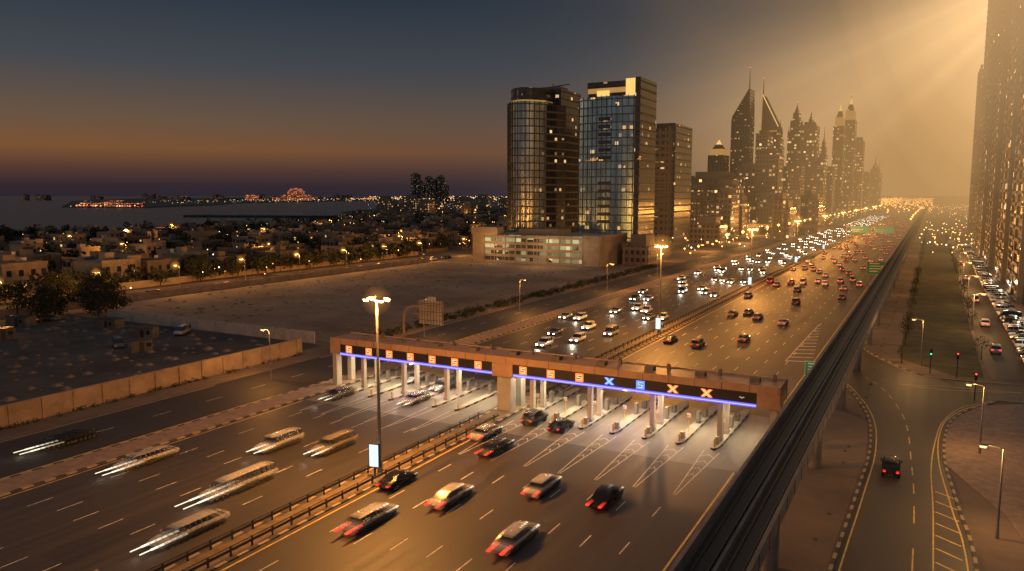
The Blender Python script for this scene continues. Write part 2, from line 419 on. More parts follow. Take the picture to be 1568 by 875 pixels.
def island(x,w,y0,y1):
    pts=[(x-w,y0+1.6),(x-w*.55,y0+.35),(x,y0),(x+w*.55,y0+.35),(x+w,y0+1.6),(x+w,y1-1.6),(x+w*.55,y1-.35),(x,y1),(x-w*.55,y1-.35),(x-w,y1-1.6)]
    b.prism(pts,0.0,.28,0,1)
for x in TR[1:8]:
    island(x,.62,92,112)
    b.tube((x,92.9,.28),(x,92.9,1.25),.16,.13,10,2); b.tube((x,92.9,.9),(x,92.9,1.1),.175,.175,10,3)
    b.bbox(x-.3,x+.3,93.8,94.6,.28,1.15,4)
    b.box(x-.22,x+.22,101.5,102.3,.28,1.9,4); b.tube((x,97.2,.28),(x,97.2,2.6),.06,.06,8,2); b.box(x-.25,x+.25,97.05,97.15,2.2,2.7,3)
    b.box(x-.3,x+.3,105,105.7,.28,1.3,5)
for x in TL[1:7]:
    island(x,.5,91.5,110)
    b.tube((x,92.4,.28),(x,92.4,1.2),.14,.12,10,2); b.box(x-.2,x+.2,101.5,102.1,.28,1.8,4); b.box(x-.25,x+.25,104,104.7,.28,1.2,5)
part(b,'toll_islands',[M_kerb,M_conc,mat('bollard_paint',(.55,.40,.10),.5,0,.2,3),M_whitep,M_metal,M_concd])
b=MB()
bays=[(TR[i]+TR[i+1])/2 for i in range(8)]+[(TL[i]+TL[i+1])/2 for i in range(7)]
for x in bays:
    b.box(x-.5,x+.5,95.4,95.8,5.46,5.59,0); b.box(x-.5,x+.5,99.0,99.4,5.46,5.59,0)
    b.box(x-.15,x+.15,94.2,94.5,5.25,5.37,1); b.tube((x,94.4,5.3),(x,94.7,5.6),.04,.04,6,1)
part(b,'canopy_floodlights',[M_wlight,M_metal])
for x in bays:
    f_=R.uniform(.6,1.15)
    light('floodlight','AREA',(x,97.4,5.42),310*f_,(1,.74,.42),parent=root,shape='RECTANGLE',size=2.2,size_y=3.0)
    light('floodlight_rear','AREA',(x,101.0,6.0),340*f_,(1,.80,.52),rot=(math.radians(-38),0,0),parent=root,shape='RECTANGLE',size=1.6,size_y=.8)

# ------------------------------------------------------------------ lamps
SODC=(1,.40,.075)
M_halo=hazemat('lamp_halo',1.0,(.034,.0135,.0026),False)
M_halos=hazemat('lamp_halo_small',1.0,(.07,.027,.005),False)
def halos(o,rs,z,x,mt,cache={}):  # nested glowing balls added around lamp heads to imitate bloom
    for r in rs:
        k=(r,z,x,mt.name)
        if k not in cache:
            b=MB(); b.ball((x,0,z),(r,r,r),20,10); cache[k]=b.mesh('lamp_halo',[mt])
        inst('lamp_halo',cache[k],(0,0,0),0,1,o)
def big_lamp():
    b=MB()
    b.tube((0,0,.1),(0,0,19.6),.22,.11,12,0); b.tube((0,0,.1),(0,0,1.6),.32,.30,12,0); b.box(-.45,.45,-.45,.45,.0,.14,0)
    for sx in (-1,1):
        for k,yy in enumerate((-.35,.35)):
            b.tube((0,0,19.5),(sx*(.75+.0*k),yy*1.6,19.75),.05,.045,8,0)
            x0=sx*.7; x1=sx*1.35
            b.box(min(x0,x1),max(x0,x1),yy*1.6-.2,yy*1.6+.2,19.70,19.86,0)
            b.bbox(min(x0,x1)+.03,max(x0,x1)-.03,yy*1.6-.18,yy*1.6+.18,19.70,19.44,1,.6)
    return b.mesh('highway_lamp',[M_metal,M_sod])
LM=big_lamp()
LY=[-34,66.2,167,266,366,466,566,666,770,870,980,1100,1220,1350,1500,1700,1900]
for i,y in enumerate(LY):
    o=inst('highway_lamp',LM,(-52.75,y,.1),0)
    if i<11: light('lamp_light','POINT',(0,0,18.9),(46000 if i==0 else 54000),SODC,.9,parent=o)
    if i==1: halos(o,(.5,.8,1.15,1.6),19.55,0,M_halo)
    elif i>1: halos(o,(.7,1.1,1.6,2.2,2.9),19.6,0,M_halo)
b=MB(); b.tube((0,0,0),(0,0,1.0),.12,.12,8,0); b.box(-.62,.62,-.22,.22,1.0,3.7,0); b.box(-.54,.54,-.235,-.221,1.1,3.6,1); b.box(-.54,.54,.221,.235,1.1,3.6,1)
AM=b.mesh('advertising_lightbox',[M_dark,M_adv])
for y in (65.3,166,265,365,465): inst('advertising_lightbox',AM,(-52.75,y,.13),math.radians(12))
def small_lamp(h,arm,em,k=1):
    b=MB(); b.tube((0,0,0),(0,0,h),.11,.06,8,0); b.tube((0,0,0),(0,0,.9),.17,.15,8,0)
    b.tube((0,0,h-.05),(arm*.5,0,h+.15),.05,.045,6,0); b.tube((arm*.5,0,h+.15),(arm,0,h+.18),.045,.04,6,0)
    b.bbox(arm-.1,arm+.65*k,-.17*k,.17*k,h+.1,h+.26,0,.8); b.bbox(arm-.05,arm+.6*k,-.16*k,.16*k,h+.097,h-.12,1,.7)
    return b.mesh('street_lamp',[M_metal,em])
SM=small_lamp(8.6,1.4,M_sod2,1.5)
SD=small_lamp(8.4,1.3,emat('lamp_lens_low',(1,.6,.25),1.5))
for y in (93,138,183,237,290,350,420): 
    o=inst('street_lamp',SD if y<200 else SM,(-97 if y<200 else -93,y,0),math.pi if y<100 else 0)
    light('lamp_light','POINT',(1.5,0,8.1),3600,SODC,.3,parent=o)
y=112
while y<520:
    o=inst('street_lamp',SM,(-212,y,0),math.pi); light('lamp_light','POINT',(1.6,0,8.1),10500,SODC,.3,parent=o); halos(o,(.6,1.0,1.5),8.6,1.8,M_halos); y+=27 if y<300 else 40
for (x,y) in [(-300,150),(-330,230),(-270,260),(-420,260),(-400,380),(-300,400),(-520,400),(-480,540),(-340,560),(-560,700),(-420,760),(-300,800),(-350,170),(-470,330),(-260,350),(-600,900)]:
    o=inst('street_lamp',SM,(x,y,0),R.uniform(0,6)); light('lamp_light','POINT',(1.6,0,8.1),12000,SODC,.3,parent=o); halos(o,(.7,1.3),8.6,1.8,M_halos)
for (x,y,lit) in ((-.3,158,0),(6.6,106,0),(6.8,80,0),(9.5,205,1),(10,250,1),(10.3,300,1),(10.5,350,1),(11,410,1),(11,470,1),(11,540,1),(11,620,1)):
    o=inst('street_lamp',SM if lit else SD,(x,y,0),0 if lit else math.pi); light('lamp_light','POINT',(1.6,0,7.8),2800 if lit else 1900,(1,.50,.15),.3,parent=o)

# ------------------------------------------------------------------ metro viaduct
b=MB()
X0,X1=-12.5,-8.2; V0,V1=-30,1800
b.add([(X0+.8,V0,7.0),(X1-.8,V0,7.0),(X1,V0,7.9),(X0,V0,7.9),(X0+.8,V1,7.0),(X1-.8,V1,7.0),(X1,V1,7.9),(X0,V1,7.9)],[(0,1,5,4),(1,2,6,5),(2,3,7,6),(3,0,4,7),(0,3,2,1)],0)
b.box(X0,X0+.28,V0,V1,7.9,9.1,0); b.box(X1-.28,X1,V0,V1,7.9,9.1,0)
b.box(X0+.28,X1-.28,V0,V1,7.9,8.05,1)
for x in (-11.75,-10.85,-9.85,-8.95): b.box(x-.05,x+.05,V0,V1,8.05,8.25,2)
b.box(-10.45,-10.25,V0,V1,8.05,8.6,0)
y=V0
while y<300:
    b.box(X1+.002,X1+.03,y,y+.08,7.95,9.1,1); b.box(X0-.03,X0-.002,y,y+.08,7.95,9.1,1); y+=3.5
y=-20
while y<900:
    b.tube((-10.35,y,0),(-10.35,y,5.4),.75,.75,16,0); 
    b.add([(-11.1,y-.75,5.4),(-9.6,y-.75,5.4),(-8.9,y-.9,7.0),(-11.8,y-.9,7.0),(-11.1,y+.75,5.4),(-9.6,y+.75,5.4),(-8.9,y+.9,7.0),(-11.8,y+.9,7.0)],[(0,1,2,3),(4,7,6,5),(0,4,5,1),(1,5,6,2),(3,2,6,7),(0,3,7,4)],0)
    y+=28
b.obj('metro_viaduct',[mat('viaduct_concrete',(.17,.15,.135),.75,0,.35,.4),M_dark,mat('rail_dark',(.06,.055,.05),.4,.6,.3,2)])

# ------------------------------------------------------------------ roads on the right
L=[(-6.2,20),(-5.8,60),(-5.2,85),(-5.0,102),(-6.4,118),(-10.5,134),(-14.5,142),(-16.8,146)]
Rr=[(4.9,20),(4.8,70),(3.8,86),(2.8,100),(2.9,112),(4.2,122),(8,131),(16,137),(60,140)]
top=[(60,149),(20,149),(6,147.5),(0,149),(-5,157),(-10,168),(-14,185),(-16.8,200)]
def ribbon(b,pts,w,z,m=0,h=None):
    for i in range(len(pts)-1):
        p=Vector(pts[i]);q=Vector(pts[i+1]); d=(q-p); 
        if d.length<1e-6: continue
        nrm=Vector((-d.y,d.x)).normalized()*w/2
        P=[(p-nrm)[:],(p+nrm)[:],(q+nrm)[:],(q-nrm)[:]]
        if h: b.prism(P[::-1],0,h,m)
        else: b.sheet(P[::-1],z,m)
def spline(pts,n=6):
    out=[]
    P=[Vector(p) for p in pts]
    for i in range(len(P)-1):
        p0=P[max(i-1,0)];p1=P[i];p2=P[i+1];p3=P[min(i+2,len(P)-1)]
        for k in range(n):
            t=k/n; out.append(tuple(.5*((2*p1)+(p2-p0)*t+(2*p0-5*p1+4*p2-p3)*t*t+(3*p1-p0-3*p2+p3)*t**3)))
    out.append(tuple(P[-1])); return out
b=MB(); b.sheet(spline(L)[::-1]+spline(Rr)+spline(top),.02) ; b.obj('slip_road',[M_asph])
b=MB()
for c,off in ((L,.5),(Rr,-.5),(top,-.0)):
    s=spline(c)
    if c is top: s=[(x,y-.6) for x,y in s]
    else: s=[(x+off,y) for x,y in s]
    ribbon(b,s,.14,.03,0)
s=spline([(.2,40),(.1,80),(-.6,100),(-1.8,118),(-5,134),(-9,144)])
for i in range(0,len(s)-1,2): ribbon(b,s[i:i+2],.13,.031,0)
for k in range(7): ribbon(b,[(1.9,72+k*3),(3.9,70.5+k*3)],.2,.032,0)
ribbon(b,spline([(1.7,66),(1.7,84),(1.5,98),(2.0,110),(3,120),(6,130),(12,136)]),.13,.033,0)
ribbon(b,[(-3,140),(3,142),(14,143)],.2,.034,0); ribbon(b,[(-3,140),(4,139.5),(14,143)],.2,.035,0)
b.obj('slip_road_markings',[M_yellp])
b=MB()
for c,o in ((L,-.15),(Rr,.15)): ribbon(b,[(x+o,y) for x,y in spline(c)],.3,0,0,.15)
ribbon(b,[(x,y+.15) for x,y in spline(top)],.3,0,0,.15)
b.obj('kerb',[M_kerb])
b=MB(); b.prism(Rr[3:]+[(60,60),(12,60),(8,86)],0,.1); b.obj('pavement',[M_pave])
b=MB(); b.sheet([(-4,163),(5,151),(9.3,152),(9.5,300),(10,700),(-2,700),(-5,300)],.03); b.obj('grass',[M_grass])
b=MB(); b.rect(9.9,20.5,152,900,.04); b.obj('parking_road',[M_asph2])
b=MB(); b.box(20.5,24,152,900,0,.14); b.obj('pavement',[M_pave])
b=MB(); 
y=160
while y<420: b.rect(17.2,20.2,y,y+.12,.05); y+=2.7
b.obj('parking_bay_markings',[M_whitep])

# ------------------------------------------------------------------ cars
M_hl=emat('headlight',(1,.90,.72),16); M_hlf=emat('headlight_far',(1,.86,.64),26)
M_tl=emat('taillight',(1,.03,.015),4.5); M_tlo=emat('taillight_dim',(.8,.03,.02),1.0)
M_hlo=mat('lamp_glass',(.5,.5,.5),.15,0,.05,5)
def paint(name,c,metal=.3):
    m,g,p=newmat(name); p.inputs['Base Color'].default_value=(*c,1); p.inputs['Metallic'].default_value=metal; p.inputs['Coat Weight'].default_value=.4
    f=g.noise(g.n('ShaderNodeNewGeometry').outputs['Position'],3,3); g.setin(p.inputs['Roughness'],g.mr(f,.3,.7,.25,.45)); return m
PAINTS=[paint('paint_white',(.80,.78,.74),0),paint('paint_silver',(.38,.38,.38),.4),paint('paint_black',(.02,.02,.022),.2),paint('paint_grey',(.12,.12,.13),.4),paint('paint_beige',(.50,.42,.30),.1),paint('paint_red',(.25,.03,.02),.2)]
def carbody(b,kind):
    W=.92
    if kind=='sedan':
        S=[(-2.35,.42,.62,.70,0),(-2.28,.30,.88,.92,0),(-1.75,.28,.98,1.02,0),(-1.0,.28,.98,1.40,1),(-.1,.28,.96,1.46,1),(.45,.28,.94,1.40,1),(1.15,.28,.90,.96,0),(1.9,.28,.78,.84,0),(2.25,.30,.62,.70,0),(2.36,.40,.52,.56,0)]
    elif kind=='suv':
        S=[(-2.35,.45,.75,.85,0),(-2.30,.38,1.08,1.12,0),(-2.05,.36,1.12,1.70,1),(-1.2,.36,1.12,1.80,1),(0,.36,1.10,1.82,1),(.55,.36,1.08,1.74,1),(1.15,.36,1.06,1.12,0),(2.0,.36,.96,1.02,0),(2.32,.40,.80,.86,0),(2.40,.48,.62,.68,0)]
    else:
        S=[(-2.5,.45,.9,1.0,0),(-2.48,.40,1.15,2.05,1),(-1.2,.38,1.15,2.15,1),(.6,.38,1.15,2.15,1),(1.35,.38,1.12,2.0,1),(2.1,.38,1.08,1.18,0),(2.5,.40,.85,.92,0),(2.58,.48,.65,.72,0)]
    rings=[]
    for i,(y,zb,zl,zt,cab) in enumerate(S):
        end=.86 if i in(0,len(S)-1) else (.95 if i in(1,len(S)-2) else 1)
        w_=W*end; rw=w_*(.76 if cab else .88)
        half=[(w_*.88,zb),(w_,zb+.16*(zl-zb)/.5),(w_*1.0,(zb+zl)/2+.05),(w_*.96,zl),(rw,zt-.03),(rw*.8,zt+.012)]
        rings.append([(x,y,z) for x,z in half]+[(-x,y,z) for x,z in half[::-1]])
    n=12; base=len(b.v); b.v+=[p for r in rings for p in r]
    for i in range(len(S)-1):
        for j in range(n):
            k=(j+1)%n; f=[i*n+j,(i+1)*n+j,(i+1)*n+k,i*n+k]
            c1,c2=S[i][4],S[i+1][4]; mi=0
            if j in(3,7) and (c1 or c2): mi=1
            if j in(4,5,6) and (c1!=c2): mi=1
            b.f.append([q+base for q in f]); b.m.append(mi); b.sm.append(mi==0 and j not in(3,7))
    b.f.append([base+q for q in range(n)][::-1]); b.m.append(0); b.sm.append(False)
    b.f.append([base+(len(S)-1)*n+q for q in range(n)]); b.m.append(0); b.sm.append(False)
    zr=S[4][3] if kind!='van' else 2.1; zl=S[4][2]
    for s in(-1,1):
        for yy in ((-.3,) if kind=='sedan' else (-1.1,-.2)):
            b.tube((s*W*.975,yy,zl),(s*W*.775,yy,zr-.02),.045,.04,5,0)
        b.bbox(s*(W+.11)-.1,s*(W+.11)+.1,.62,.78,zl-.02,zl+.14,0)
        for yw in (-1.42,1.42):
            b.tube((s*(W-.2),yw,.33),(s*(W+.015),yw,.33),.33,.33,16,2); b.tube((s*(W+.012),yw,.33),(s*(W+.03),yw,.33),.2,.18,10,3)
        fy=S[-2][0]; ry=S[0][0]; zf=S[-2][2]; zr2=S[1][2]
        b.bbox(s*.62-.2,s*.62+.2,fy-.05,fy+.13,zf-.17,zf+.0,4,.9)
        b.bbox(s*.66-.19,s*.66+.19,ry-.02,ry+.16,zr2-.24,zr2-.04,5,.9)
    b.box(-.28,.28,S[0][0]-.015,S[0][0]+.1,.5,.62,3); b.box(-.75,.75,S[-1][0]-.25,S[-1][0]+.015,.38,.5,2)
    return S
def lampmats(mode): return [{'on':M_hl,'far':M_hlf,'off':M_hlo}[mode[0]],{'on':M_tl,'off':M_tlo}[mode[1]]]
def carmesh(kind,pm,mode):
    b=MB(); carbody(b,kind)
    return b.mesh('car',[PAINTS[pm],M_glassd,M_rubber,M_metal]+lampmats(mode))
# long-exposure body: the car as it swept along its lane during the exposure
def ghostify(m,a):
    q=m.copy(); q.name=m.name+'_moving'; q.node_tree.nodes['Principled BSDF'].inputs['Alpha'].default_value=a; return q
AL=.25
GP=[ghostify(m,AL) for m in PAINTS]; GO=[ghostify(m,AL) for m in (M_glassd,M_rubber,M_metal)]
def lampg(name,c,s,a):
    m=emat(name,c,s); m.node_tree.nodes['Principled BSDF'].inputs['Alpha'].default_value=a; return m
G_hl=lampg('headlight_moving',(1,.84,.60),2.0,.5); G_tl=lampg('taillight_moving',(1,.04,.02),1.8,.5)
def movingmesh(kind,pm,n,dy,hs,away):
    b=MB()
    for k in range(n):
        c=MB(); S=carbody(c,kind); off=(k-(n-1)/2)*dy
        o=len(b.v); b.v+=[(x,y+off,z) for x,y,z in c.v]
        b.f+=[[i+o for i in f] for f in c.f]; b.m+=[0 if i in(4,5) else i for i in c.m]; b.sm+=c.sm
    sp=(n-1)/2*dy; fy=S[-2][0]+.12; ry=S[0][0]-.02; zf=S[-2][2]-.09; zr=S[1][2]-.14
    for s in(-1,1):
        if away: 
            b.box(s*.66-.15,s*.66+.15,ry-sp*hs,ry+sp*.3,zr-.06,zr+.06,5)
            b.box(s*.62-.1,s*.62+.1,fy-sp*.5,fy+sp,zf-.04,zf+.04,4)
        else:
            b.box(s*.62-.10,s*.62+.10,fy-sp,fy+sp*hs,zf-.05,zf+.05,4)
            b.box(s*.62-.05,s*.62+.05,fy+sp*hs,fy+sp*hs*1.5,zf-.03,zf+.03,4)
    return b.mesh('car',[GP[pm]]+GO+[G_hl,G_tl])
cache={}
NAMES={'sedan':'car','suv':'suv_car','van':'minivan'}
def car(x,y,away=True,kind=None,pm=None,mode=('on','on'),glow=0,rz=None,name=None,mv=None):
    kind=kind or R.choices(['sedan','suv','van'],[5,4,1])[0]; pm=R.choices(range(6),[5,4,2,2,1,.6])[0] if pm is None else pm
    k=(kind,pm,mode,mv,away)
    if k not in cache: cache[k]=movingmesh(kind,pm,*mv,away) if mv else carmesh(kind,pm,mode)
    r=(0 if away else math.pi) if rz is None else rz
    o=inst(name or NAMES[kind],cache[k],(x,y,.03),r)
    if glow:
        light('headlight_beam','SPOT',(0,2.9+(2 if mv else 0),.75),glow,(1,.86,.66),.2,rot=(math.radians(78),0,0),parent=o,spot_size=math.radians(100),spot_blend=.8)
    return o
for x,y,k,p,mv in [(-34.6,70.6,'sedan',0,(6,.32,1.5)),(-27.6,71,'sedan',2,(6,.32,1.5)),(-41.6,63.6,'sedan',0,(6,.36,1.5)),(-31.2,58.2,'sedan',0,(6,.40,1.6)),(-45.4,55.3,'sedan',0,(6,.48,1.6)),(-49.1,64.6,'sedan',2,(4,.22,1.3)),(-49.2,83.7,'sedan',0,(6,.34,1.4)),(-45.2,79.2,'sedan',3,(6,.42,1.4)),(-46.4,92,'suv',3,(4,.2,1.1)),(-41.9,91,'sedan',2,(4,.2,1.1))]:
    car(x,y,True,k,p,('on','on'),40,mv=mv)
for x,y,k,p,mv in [(-78.9,56,'sedan',0,(6,.62,1.5)),(-69.5,67.6,'suv',0,(6,.46,1.3)),(-62.9,70.2,'suv',4,(6,.46,1.3)),(-63.0,55.5,'suv',0,(8,.65,1.5)),(-58.4,45.5,'sedan',0,(6,.62,1.4)),(-67,93,'sedan',0,(6,.36,1.2)),(-67.4,101,'suv',1,(4,.3,1.2)),(-79,89.5,'sedan',1,(6,.35,1.2)),(-74.9,104,'sedan',0,(4,.3,1.2))]:
    car(x,y,False,k,p,('on','on'),40,mv=mv)
car(-94,56,False,'sedan',2,('on','on'),100,mv=(6,.6,1.7))
car(-2.5,94,True,'suv',2,('on','on'),120,rz=math.radians(2),mv=(4,.25,1.2))
for x,y in [(-47.4,158),(-41,156),(-34,167),(-30.2,193),(-44,201),(-41,206),(-37.3,199),(-48,240),(-33,232),(-22.5,250),(-37,262)]:
    car(x,y,True,None,R.choice((0,0,1,4,3)),('on','on'),mv=(4,.35,1.2))
RC=[-18.7-3.6*(i+.5) for i in range(9)]; LC=[-82+3.75*(i+.5) for i in range(7)]
for x in RC:
    y=270+R.uniform(0,30)
    while y<1100: car(x+R.uniform(-.3,.3),y,True); y+=R.uniform(20,90)
for x in LC:
    y=122+R.uniform(0,40)
    while y<1300:
        gl=R.choice((0,260,420)) if y<420 else 0
        car(x+R.uniform(-.3,.3),y,False,mode=('far','on'),glow=gl); y+=R.uniform(22,60) if y<500 else R.uniform(22,70)
y=160
while y<520:
    if R.random()<.8: car(18.6,y+1.35,True,mode=('off','off'),rz=math.pi/2*R.choice((1,-1)),name='parked_car')
    y+=2.7
for y in (178,214,262,330,400): car(12.5,y,True,mode=('on','on'))

# ------------------------------------------------------------------ signs
def sign(name,x,y,w_,z0,z1):
    b=MB(); b.box(-w_/2,w_/2,-.05,.05,z0,z1,0)
    b.box(-w_/2+.06,w_/2-.06,-.058,-.05,z0+.06,z1-.06,1)
    h=z1-z0
    for i in range(4):
        zz=z0+h*(.2+.2*i); b.box(-w_*.36,w_*(.1+.06*((i*7)%4)),-.064,-.058,zz,zz+h*.08,2)
    b.box(w_*.24,w_*.36,-.064,-.058,z0+h*.25,z0+h*.7,2)
    for s in(-.35,.35): b.tube((s*w_,.12,0),(s*w_,.12,z1),.08,.08,8,3)
    return b.obj(name,[M_whitep,M_green,M_whitep,M_metal],(x,y,0))
sign('traffic_sign',-15.7,135,3.3,1.0,3.5); sign('traffic_sign',-15.6,288,6.0,4.4,8.8)
light('sign_light','POINT',(-15.7,132,4.2),160,(1,.9,.7),.2)
b=MB()
pts=[(-85.4,115,0),(-85.4,115,8.2),(-85.1,115,9.6),(-84.4,115,10.4),(-83.0,115,10.8),(-77,115,10.8)]
for i in range(len(pts)-1): b.tube(pts[i],pts[i+1],.24,.22,10,0)
b.tube((-83,115,9.4),(-77,115,9.4),.12,.12,8,0)
b.box(-82.2,-76.8,115.3,115.4,7.6,12.0,1); b.box(-80.2,-78.4,115.3,115.4,12.0,12.7,1)
for i in range(9): b.box(-82.1+i*.64,-82.0+i*.64,115.2,115.298,7.6,12.0,2)
for z in (8.3,9.9,11.4): b.box(-82.2,-76.8,115.1,115.2,z,z+.12,2)
b.obj('cantilever_road_sign',[M_wall,M_conc,M_concd])
b=MB()
for x in(-51.5,-16.2): b.box(x-.3,x+.3,579.7,580.3,0,10,0)
b.box(-51.5,-16.2,579.8,580.2,9.3,9.9,0)
for a,c in((-48,-37),(-34,-22)): b.box(a,c,579.3,579.5,5.6,10.2,1); b.box(a+.5,c-4,579.28,579.29,7.5,8.2,2); b.box(a+.5,c-6,579.28,579.29,6.4,7.0,2)
b.obj('sign_gantry',[M_metal,emat('lit_green_sign',(.35,.55,.25),.3,'NONE',(.02,.16,.08)),M_whitep])
b=MB(); b.box(-165,-54,640,648,6,7.4,0); b.box(-165,-54,640,640.3,7.4,8.5,0)
for x in(-160,-130,-105,-86): b.box(x-.8,x+.8,642,646,0,6,0)
b.obj('overpass_bridge',[M_wall])
def signal(x,y,c):
    b=MB(); b.tube((0,0,0),(0,0,4.4),.08,.07,8,0); b.box(-.2,.2,-.2,.1,3.3,4.4,0)
    for i,cc in enumerate((1,2,3)): b.tube((0,-.2,4.2-.34*i),(0,-.25,4.2-.34*i),.12,.12,10,cc)
    b.obj('traffic_light',[M_dark,M_red if c=='r' else M_glassd,M_glassd,M_greenl if c=='g' else M_glassd],(x,y,0))
signal(1.2,151.5,'g'); signal(5.2,150,'r'); signal(7.2,134,'r')

# ------------------------------------------------------------------ walls left
b=MB(); b.box(-108.3,-108,-20,112,0,2.9,0); b.box(-108.38,-107.92,-20,112,2.9,3.05,0)
y=-20
while y<112: b.box(-108,-107.85,y,y+.35,0,2.9,0); y+=4.5
b.obj('boundary_wall',[M_wall])
b=MB(); b.box(-182,-113,120.8,121.0,0,2.5,0)
x=-182
while x<-113: b.box(x,x+.25,120.65,120.8,0,2.7,0); x+=3
b.obj('precast_fence',[M_white])
b=MB(); b.box(-207.3,-207,60,300,0,2.0,0); b.box(-235.3,-235,100,330,0,2.2,0); b.obj('boundary_wall',[M_wall])
b=MB(); b.rect(-224,-210,-50,700,.07); b.obj('residential_road',[M_asph2])
b=MB(); b.rect(-600,-224,330,338,.075);b.rect(-600,-224,215,221,.075);b.rect(-600,-224,480,488,.075); b.rect(-360,-352,100,900,.08); b.rect(-480,-472,100,900,.08); b.obj('residential_road',[M_asph2])
for (x,y,r,w_) in [(-190,104,.2,3.2),(-176,92,1.4,2.4),(-168,112,.1,3),(-150,108,.4,2.4),(-196,82,.9,3),(-138,98,1.2,2)]:
    b=MB(); b.box(-w_,w_,-1.3,1.3,0,2.4,0); b.box(-w_-.1,w_+.1,-1.4,1.4,2.4,2.52,1); b.box(-.5,.4,-1.32,-1.301,.1,2.0,1); b.box(.9,1.8,-1.33,-1.301,1.0,1.8,2)
    for k in range(int(w_*2/.5)): b.box(-w_+k*.5,-w_+k*.5+.06,-1.36,-1.34,0,2.4,1)
    b.obj('site_cabin',[M_concd,M_dark,M_glassd],(x,y,0),r)
for i in range(8): car(R.uniform(-200,-135),R.uniform(64,118),True,R.choice(('suv','van','sedan')),R.choice((2,3,3,1)),('off','off'),rz=R.uniform(0,6),name='parked_car')
for i in range(16): car(-209.9,R.uniform(130,330),R.random()<.5,None,None,('off','off'),name='parked_car')

# ------------------------------------------------------------------ villas
def villamesh(seed):
    r=random.Random(seed); b=MB(); 
    def blk(x0,x1,y0,y1,h):
        b.box(x0,x1,y0,y1,0,h,0); b.box(x0-.15,x1+.15,y0-.15,y1+.15,h,h+.25,0); 
        b.box(x0-.15,x1+.15,y0-.15,y0+.1,h+.25,h+.9,0); b.box(x1-.1,x1+.15,y0+.1,y1+.15,h+.25,h+.9,0)
        for fl in range(int(h//3.4)):
            z=1.0+fl*3.4; x=x0+1
            while x+1.4<x1:
                t=r.random(); b.box(x,x+1.2,y0-.04,y0+.02,z,z+1.6,2 if t<.12 else 1); b.box(x-.1,x+1.3,y0-.12,y0-.001,z-.12,z,0); x+=r.uniform(2.2,3.6)
            y=y0+1
            while y+1.4<y1:
                t=r.random(); b.box(x1-.02,x1+.04,y,y+1.2,z,z+1.6,2 if t<.12 else 1); y+=r.uniform(2.4,3.6)
    a=r.uniform(6,10); c=r.uniform(5,8)
    blk(-a,a*.4,-c,c,7.0); blk(a*.4+.01,a,-c*.6,c*.9,r.choice((3.6,7.0,7.6))); blk(-a*.5,a*.1,-c-3,-c-.01,3.5)
    b.box(-a*.3,a*.1,-1,2,7.0,9.6,0); b.tube((a*.2,c*.5,7.2),(a*.2,c*.5,8.8),.7,.7,10,3)
    for q in ((-a-5,a+5,-c-7,-c-6.8),(-a-5,a+5,c+4,c+4.2)): b.box(*q,0,2,0)
    b.box(-a-5,-a-4.8,-c-6.8,c+4,0,2,0); b.box(a+4.8,a+5,-c-6.8,c+4,0,2,0)
    return b
VM=[villamesh(s).mesh('villa',[M_stone if s%2 else M_stone2,M_glassd,M_warmwin,M_whitep]) for s in range(8)]
def coast(y): 
    return -585 if y<320 else (-585-(y-320)*.09 if y<700 else -620-(y-700)*.75)
trees_pos=[]
inst('villa',VM[1],(-262,140,0),0,1.25); inst('villa',VM[3],(-250,168,0),math.pi/2,1.2)
y=112
while y<1250:
    x=-252+R.uniform(-4,4)
    if y<175: x-=36
    while x>coast(y)+20 and x>-900:
        if R.random()<.86: inst('villa',R.choice(VM),(x,y+R.uniform(-5,5),0),R.choice((0,0,math.pi/2,math.pi))+R.uniform(-.05,.05),R.uniform(.75,1.05))
        for k in range(R.choice((4,5,6)) if y<500 else 4): trees_pos.append((x+R.uniform(-16,16),y+R.uniform(-17,17),R.uniform(4,10)))
        x-=R.uniform(27,36)
    y+=R.uniform(32,40) if y<500 else 52
for i in range(110): 
    y=R.uniform(60,330); trees_pos.append((-230-R.random()*9,y,R.uniform(4,9)))
for i in range(120): trees_pos.append((coast(0)+R.uniform(-5,40)+0,R.uniform(100,700),R.uniform(6,11)))
for i in range(220):
    y=R.uniform(340,1400); trees_pos.append((R.uniform(-300,-200),y,R.uniform(4,8)))
def leafclump(b,c,rx,rz,n,size,m=0):
    for i in range(n):
        while True:
            p=Vector((R.uniform(-1,1),R.uniform(-1,1),R.uniform(-1,1)))
            if .25<p.length<1: break
        q=Vector((c[0]+p.x*rx,c[1]+p.y*rx,c[2]+p.z*rz))
        a=Vector((R.uniform(-1,1),R.uniform(-1,1),R.uniform(-1,1))).normalized()*size*R.uniform(.6,1.3); d=a.orthogonal().normalized()*size*R.uniform(.5,1)
        b.v+=[tuple(q-a),tuple(q+d),tuple(q+a),tuple(q-d)]; o=len(b.v)-4; b.f.append([o,o+1,o+2,o+3]); b.m.append(m); b.sm.append(False)
b=MB()
for (x,y,h) in trees_pos:
    n=60 if y<400 else 24
    b.tube((x,y,0),(x,y,h*.5),.2,.12,4,1,False)
    for k in range(3): leafclump(b,(x+R.uniform(-1,1)*h*.22,y+R.uniform(-1,1)*h*.22,h*(.46+.12*k)),h*.36,h*.28,n//3+3,h*.10)
b.obj('distant_trees',[M_foli,M_bark])
def tree(x,y,h,n=1500):
    b=MB(); b.tube((0,0,0),(0.1,0,h*.3),.32,.22,8,1)
    for k in range(14):
        a=R.uniform(0,6.28); r=h*R.uniform(.15,.5); z=h*R.uniform(.28,.88); r*=1.1 if z<h*.65 else .65
        p=(math.cos(a)*r,math.sin(a)*r,z); b.tube((0.1,0,h*R.uniform(.15,.3)),p,.13,.04,5,1,False)
        leafclump(b,p,h*.23,h*.18,n//14,h*.03)
    b.obj('tree',[M_foli,M_bark],(x,y,0))
